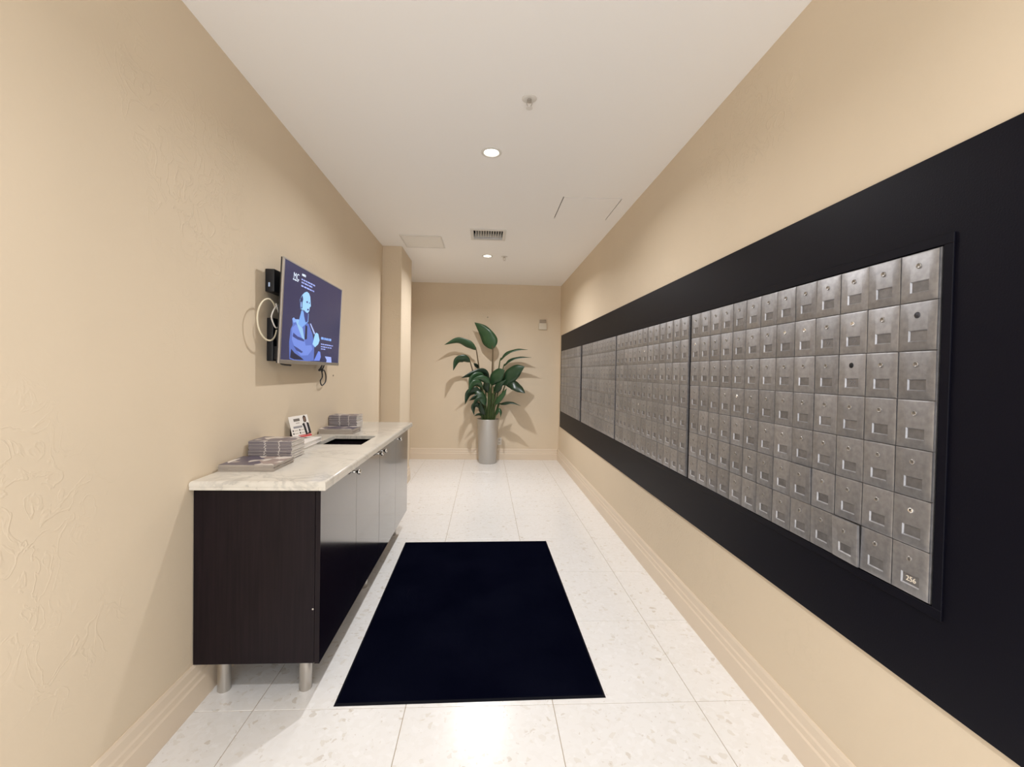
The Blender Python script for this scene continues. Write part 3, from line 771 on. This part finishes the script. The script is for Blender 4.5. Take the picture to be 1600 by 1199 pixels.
# leaflet card leaning back
BL, BR = Vector((-1.112, 2.618, .9675)), Vector((-1.043, 2.722, .9675))
ux = (BR - BL).normalized(); nrm = Vector((ux.y, -ux.x, 0)); uz = (Vector((0, 0, 1)) * math.cos(.28) - nrm * math.sin(.28)).normalized(); nn = ux.cross(uz)
CW, CH = (BR - BL).length, .135
cd = empty('leaflet_card', BL, 'white leaflet with a person photo and red stripe standing against the wall', 'card')
Mx = Matrix((ux, uz, nn)).transposed().to_4x4(); cd.matrix_world = Matrix.Translation(BL) @ Mx @ Matrix.Rotation(math.radians(4), 4, 'Z')
obj('card_sheet', newbox((0, 0, -.003), (CW, CH, 0), .0005, 1), PAPER, cd)
def card_print(name, pts, col, z=.0003):
    key = 'print_%02x%02x%02x' % tuple(int(c * 255) for c in col)
    m = bpy.data.materials.get(key) or mat(key, col, .5)
    bm = bmesh.new(); f = bm.faces.new([bm.verts.new((x * CW, y * CH, z)) for x, y in pts]); bmesh.ops.triangulate(bm, faces=[f]); return obj(name, bm, m, cd)
def rect(a, b_, c, d_): return [(a, b_), (c, b_), (c, d_), (a, d_)]
RED, DK, GY = (.55, .06, .06), (.015, .013, .014), (.25, .22, .20)
card_print('print_stripe', rect(.38, .02, 1, .10), RED); card_print('print_stripe', rect(.30, .11, .96, .145), (.5, .12, .11))
card_print('print_headline', rect(.22, .76, .54, .88), (.16, .14, .12)); card_print('print_subtitle', rect(.31, .66, .50, .70), (.4, .36, .33))
card_print('print_banner', rect(.14, .46, .60, .55), (.28, .27, .28))
for a in (.06, .40):
    for q in (.20, .33): card_print('print_bullet', rect(a, q, a + .06, q + .07), DK); card_print('print_text_line', rect(a + .09, q + .01, a + .28, q + .05), (.5, .44, .38))
card_print('portrait_jacket', [(.70, .10), (.66, .50), (.62, .60), (.74, .66), (.80, .30), (.86, .66), (.97, .62), (1.0, .14), (.90, .14), (.84, .12)], DK)
card_print('portrait_shirt', [(.80, .16), (.76, .62), (.86, .64), (.87, .2)], (.62, .58, .58), .0005)
card_print('portrait_hair', [(.72, .70), (.72, .90), (.77, .97), (.83, .97), (.88, .90), (.88, .72), (.82, .66)], (.03, .018, .012), .0004)
card_print('portrait_face', [(.75, .74), (.76, .88), (.80, .91), (.84, .88), (.845, .75), (.80, .69)], (.22, .13, .09), .0006)
bm = bmesh.new()
pts = [(.01, 0, -.003), (CW * .9, 0, -.003), (CW * .9, CH * .85, -.003), (.01, CH * .85, -.003), (.01, .012, -.045), (CW * .9, .012, -.045)]
V_ = [bm.verts.new(p) for p in pts]
for f in ((0, 1, 2, 3), (0, 4, 5, 1), (3, 2, 5, 4), (0, 3, 4), (1, 5, 2)): bm.faces.new([V_[k] for k in f])
obj('shadow_wedge', bm, BLACKPL, cd)  # added black wedge stands in for the card's shadow on the wall

# ------------------------------------------------------------------ plant
PXc, PYc = .046, 6.705
pl = empty('potted_plant', (PXc, PYc, 0), 'tall leafy green plant in a silver pot against the back wall', 'plant')
bm = bmesh.new(); lathe(bm, [(0, .0), (.128, .0), (.132, .006), (.165, .655), (.168, .665), (.166, .67), (.158, .668), (.150, .60), (0, .60)], 48); obj('pot', bm, POTM, pl, 35)
bm = bmesh.new(); lathe(bm, [(.152, .615), (.13, .628), (.07, .640), (0, .645)], 24); obj('soil', bm, SOIL, pl, 60)
def leaf_mat():
    m = mat('leaf_green', (.03, .09, .025), .34, 0, .5)
    N, L, b = nodes(m); oi = add(m, 'ShaderNodeObjectInfo')
    r = ramp(m, [(0, (.008, .026, .012)), (.5, (.014, .044, .017)), (1, (.028, .080, .029))]); L.new(oi.outputs['Random'], r.inputs['Fac'])
    L.new(r.outputs['Color'], b.inputs['Base Color'])
    b.inputs['Transmission Weight'].default_value = 0
    return m
LEAF = leaf_mat(); STEM = mat('leaf_stem', (.045, .075, .02), .5); STEMB = mat('leaf_stem_brown', (.09, .06, .025), .5)
SC = .002015
def cp(x, y, dy=0):           # measured plant outline, metres from the pot centre at floor level
    return Vector(((x - 345) * SC, dy, .668 - (y - 797) * SC))
def leaf(pts, width, side=(1, 0), root=None, fold=.25, tip=.12, stem=STEM, peak=.35):
    """pts: midrib (x, y, depth); side: (in-plane share, depth share) of the blade's width direction"""
    P = spline([cp(*p) for p in pts], 7); n = len(P)
    bm = bmesh.new(); rows = []
    for i, p in enumerate(P):
        t = i / (n - 1)
        tg = (P[min(i + 1, n - 1)] - P[max(i - 1, 0)]).normalized()
        perp = tg.cross(Vector((0, -1, 0)))
        perp = perp.normalized() if perp.length > .05 else Vector((1, 0, 0))
        sd = (perp * side[0] + Vector((0, -1, 0)) * side[1]); sd = (sd - tg * sd.dot(tg)).normalized(); nr = tg.cross(sd)
        s_ = (t / peak) if t < peak else (1 - (t - peak) / (1 - peak))
        wd = width * SC * .5 * (math.sin(max(s_, 0) * math.pi / 2) ** .75 if t < peak else max(0, math.sin(s_ * math.pi / 2)) ** .9)
        wd = max(wd, .002)
        row = []
        for k in (-1, -.55, 0, .55, 1):
            wav = math.sin(t * 17 + k * 2.0) * .06 * abs(k)
            row.append(bm.verts.new(p + sd * wd * k + nr * wd * (fold * abs(k) ** 1.3 + wav)))
        rows.append(row)
    for A, B in zip(rows, rows[1:]):
        for k in range(4): bm.faces.new((A[k], A[k + 1], B[k + 1], B[k]))
    bl = obj('leaf', bm, LEAF, pl, 180)
    so = bl.modifiers.new('thick', 'SOLIDIFY'); so.thickness = .0016
    if root is not None:
        bm = bmesh.new(); b0 = cp(*pts[0])
        r0 = Vector((root[0], root[1], .625)); mid = r0.lerp(b0, .5) + Vector((root[0] * .15, -.01, .05))
        tube(bm, spline([r0, mid, b0, cp(*pts[0]).lerp(cp(*pts[1]), .35)], 7), .0125, 8, .0058)
        obj('leaf_stem', bm, stem, bl, 60)
leaf([(372, 272, -.02), (345, 205, -.03), (295, 130, -.02), (232, 72, 0)], 118, (1, .35), (.03, -.02), .18, stem=STEMB, peak=.3)
leaf([(248, 278, -.02), (190, 242, -.04), (110, 214, -.06), (14, 246, -.09)], 66, (1, .7), (-.03, .0), .3, stem=STEMB, peak=.35)
leaf([(206, 372, -.08), (160, 350, -.12), (110, 365, -.14), (84, 436, -.17)], 64, (1, .6), (-.05, -.03), .3, stem=STEMB)
leaf([(262, 418, -.04), (250, 395, -.09), (232, 380, -.12)], 30, (1, .5), (-.045, -.01), .2)
leaf([(428, 358, .0), (470, 298, -.03), (550, 268, -.06), (632, 271, -.10)], 44, (.55, 1), (.05, .01), .35)
leaf([(455, 400, -.02), (495, 350, -.05), (570, 326, -.08), (660, 329, -.12)], 38, (.55, 1), (.055, -.01), .35)
leaf([(432, 540, -.06), (490, 482, -.13), (550, 425, -.17), (606, 398, -.20)], 104, (1, .3), (.04, -.04), .15, peak=.45)
leaf([(470, 535, -.09), (520, 530, -.16), (570, 560, -.20), (612, 592, -.24)], 76, (1, .45), (.07, -.05), .25, peak=.4)
leaf([(428, 680, -.10), (470, 668, -.15), (520, 664, -.18), (582, 686, -.22)], 34, (.7, 1), (.08, -.06), .3)
leaf([(365, 545, -.05), (385, 495, -.11), (425, 450, -.14), (462, 428, -.16)], 96, (1, .35), (.02, -.05), .2, peak=.5)
leaf([(348, 490, -.04), (300, 448, -.10), (225, 462, -.15), (146, 489, -.2)], 62, (1, .55), (.0, -.05), .3)
leaf([(318, 500, -.08), (270, 478, -.14), (225, 500, -.17), (205, 570, -.19)], 70, (1, .5), (-.02, -.06), .3)
leaf([(300, 640, -.09), (250, 590, -.15), (200, 605, -.18), (175, 680, -.22)], 66, (1, .5), (-.05, -.07), .3)
leaf([(262, 560, -.12), (275, 600, -.16), (300, 640, -.18), (318, 690, -.19)], 70, (1, .3), (-.04, -.05), .2, peak=.5)
leaf([(300, 720, -.10), (260, 690, -.15), (236, 705, -.17), (242, 760, -.2)], 48, (1, .5), (-.07, -.08), .3)
leaf([(300, 770, -.10), (275, 757, -.14), (243, 768, -.18)], 24, (1, .6), (-.08, -.09), .3)
leaf([(400, 770, -.10), (420, 722, -.13), (438, 735, -.15), (438, 775, -.17)], 30, (1, .6), (.08, -.08), .3)
leaf([(330, 640, -.10), (280, 625, -.15), (240, 635, -.18), (205, 655, -.2)], 40, (1, .5), (-.03, -.07), .3)
leaf([(345, 600, -.1), (325, 560, -.14), (330, 520, -.16), (350, 480, -.17)], 54, (1, .4), (-.01, -.06), .25)
leaf([(385, 600, -.08), (410, 560, -.13), (430, 530, -.15), (470, 500, -.16)], 60, (1, .4), (.03, -.05), .25)
leaf([(300, 560, -.14), (262, 530, -.19), (225, 540, -.22), (200, 600, -.24)], 58, (1, .5), (-.03, -.07), .3)
leaf([(330, 700, -.12), (300, 655, -.17), (262, 650, -.2), (232, 690, -.23)], 46, (1, .5), (-.04, -.08), .3)
leaf([(355, 560, -.13), (320, 505, -.18), (275, 492, -.2), (215, 510, -.22)], 54, (1, .45), (.0, -.07), .25)
leaf([(390, 690, -.12), (425, 640, -.17), (455, 600, -.19), (478, 560, -.2)], 40, (1, .4), (.05, -.07), .25)
leaf([(325, 770, -.12), (300, 735, -.17), (285, 700, -.18), (290, 660, -.19)], 44, (1, .4), (-.04, -.08), .25)
for (a, c) in [(325, 690), (345, 640), (372, 690), (390, 640), (305, 735), (360, 740)]:
    bm = bmesh.new(); tube(bm, spline([Vector(((a - 345) * SC * .7, -.06, .625)), cp(a, 740, -.08), cp(a + random.uniform(-8, 8), c - 90, -.07)], 6), .013, 8, .008); obj('stalk', bm, STEM, pl, 60)

# ------------------------------------------------------------------ back wall fittings
t_ = empty('wall_sensor', (.885, YB, 2.12), 'small cream wall sensor box on the back wall near the corner', 'sensor')
obj('cover', newbox((-.062, -.035, -.055), (.062, -.001, .045), .004), mat('sensor_cream', (.66, .60, .49), .5), t_, 40)
obj('lens', newbox((-.05, -.03, .046), (.05, -.001, .10), .003), mat('sensor_smoke', (.35, .29, .22), .4), t_, 40)
t_ = empty('wall_outlet', (.232, YB, .29), 'small cream wall outlet low on the back wall beside the pot', 'outlet')
obj('plate', newbox((-.035, -.006, -.057), (.035, -.0005, .057), .002), WHITEPL, t_, 40)
for s in (-1, 1): obj('socket', newbox((-.016, -.0075, s * .024 - .014), (.016, -.006, s * .024 + .014), .0006), mat('socket_ivory', (.6, .55, .47), .5), t_)
bm = bmesh.new(); lathe(bm, [(.009, 0), (.009, -.004), (.004, -.006), (.0035, -.022), (.007, -.026), (0, -.028)], 14, 'Y')
o = obj('wall_hook', bm, mat('hook_grey', (.3, .26, .2), .5), None, 50, (.016, YB, 2.241)); tag(o, 'tiny dark hook on the back wall above the plant', 'hook')
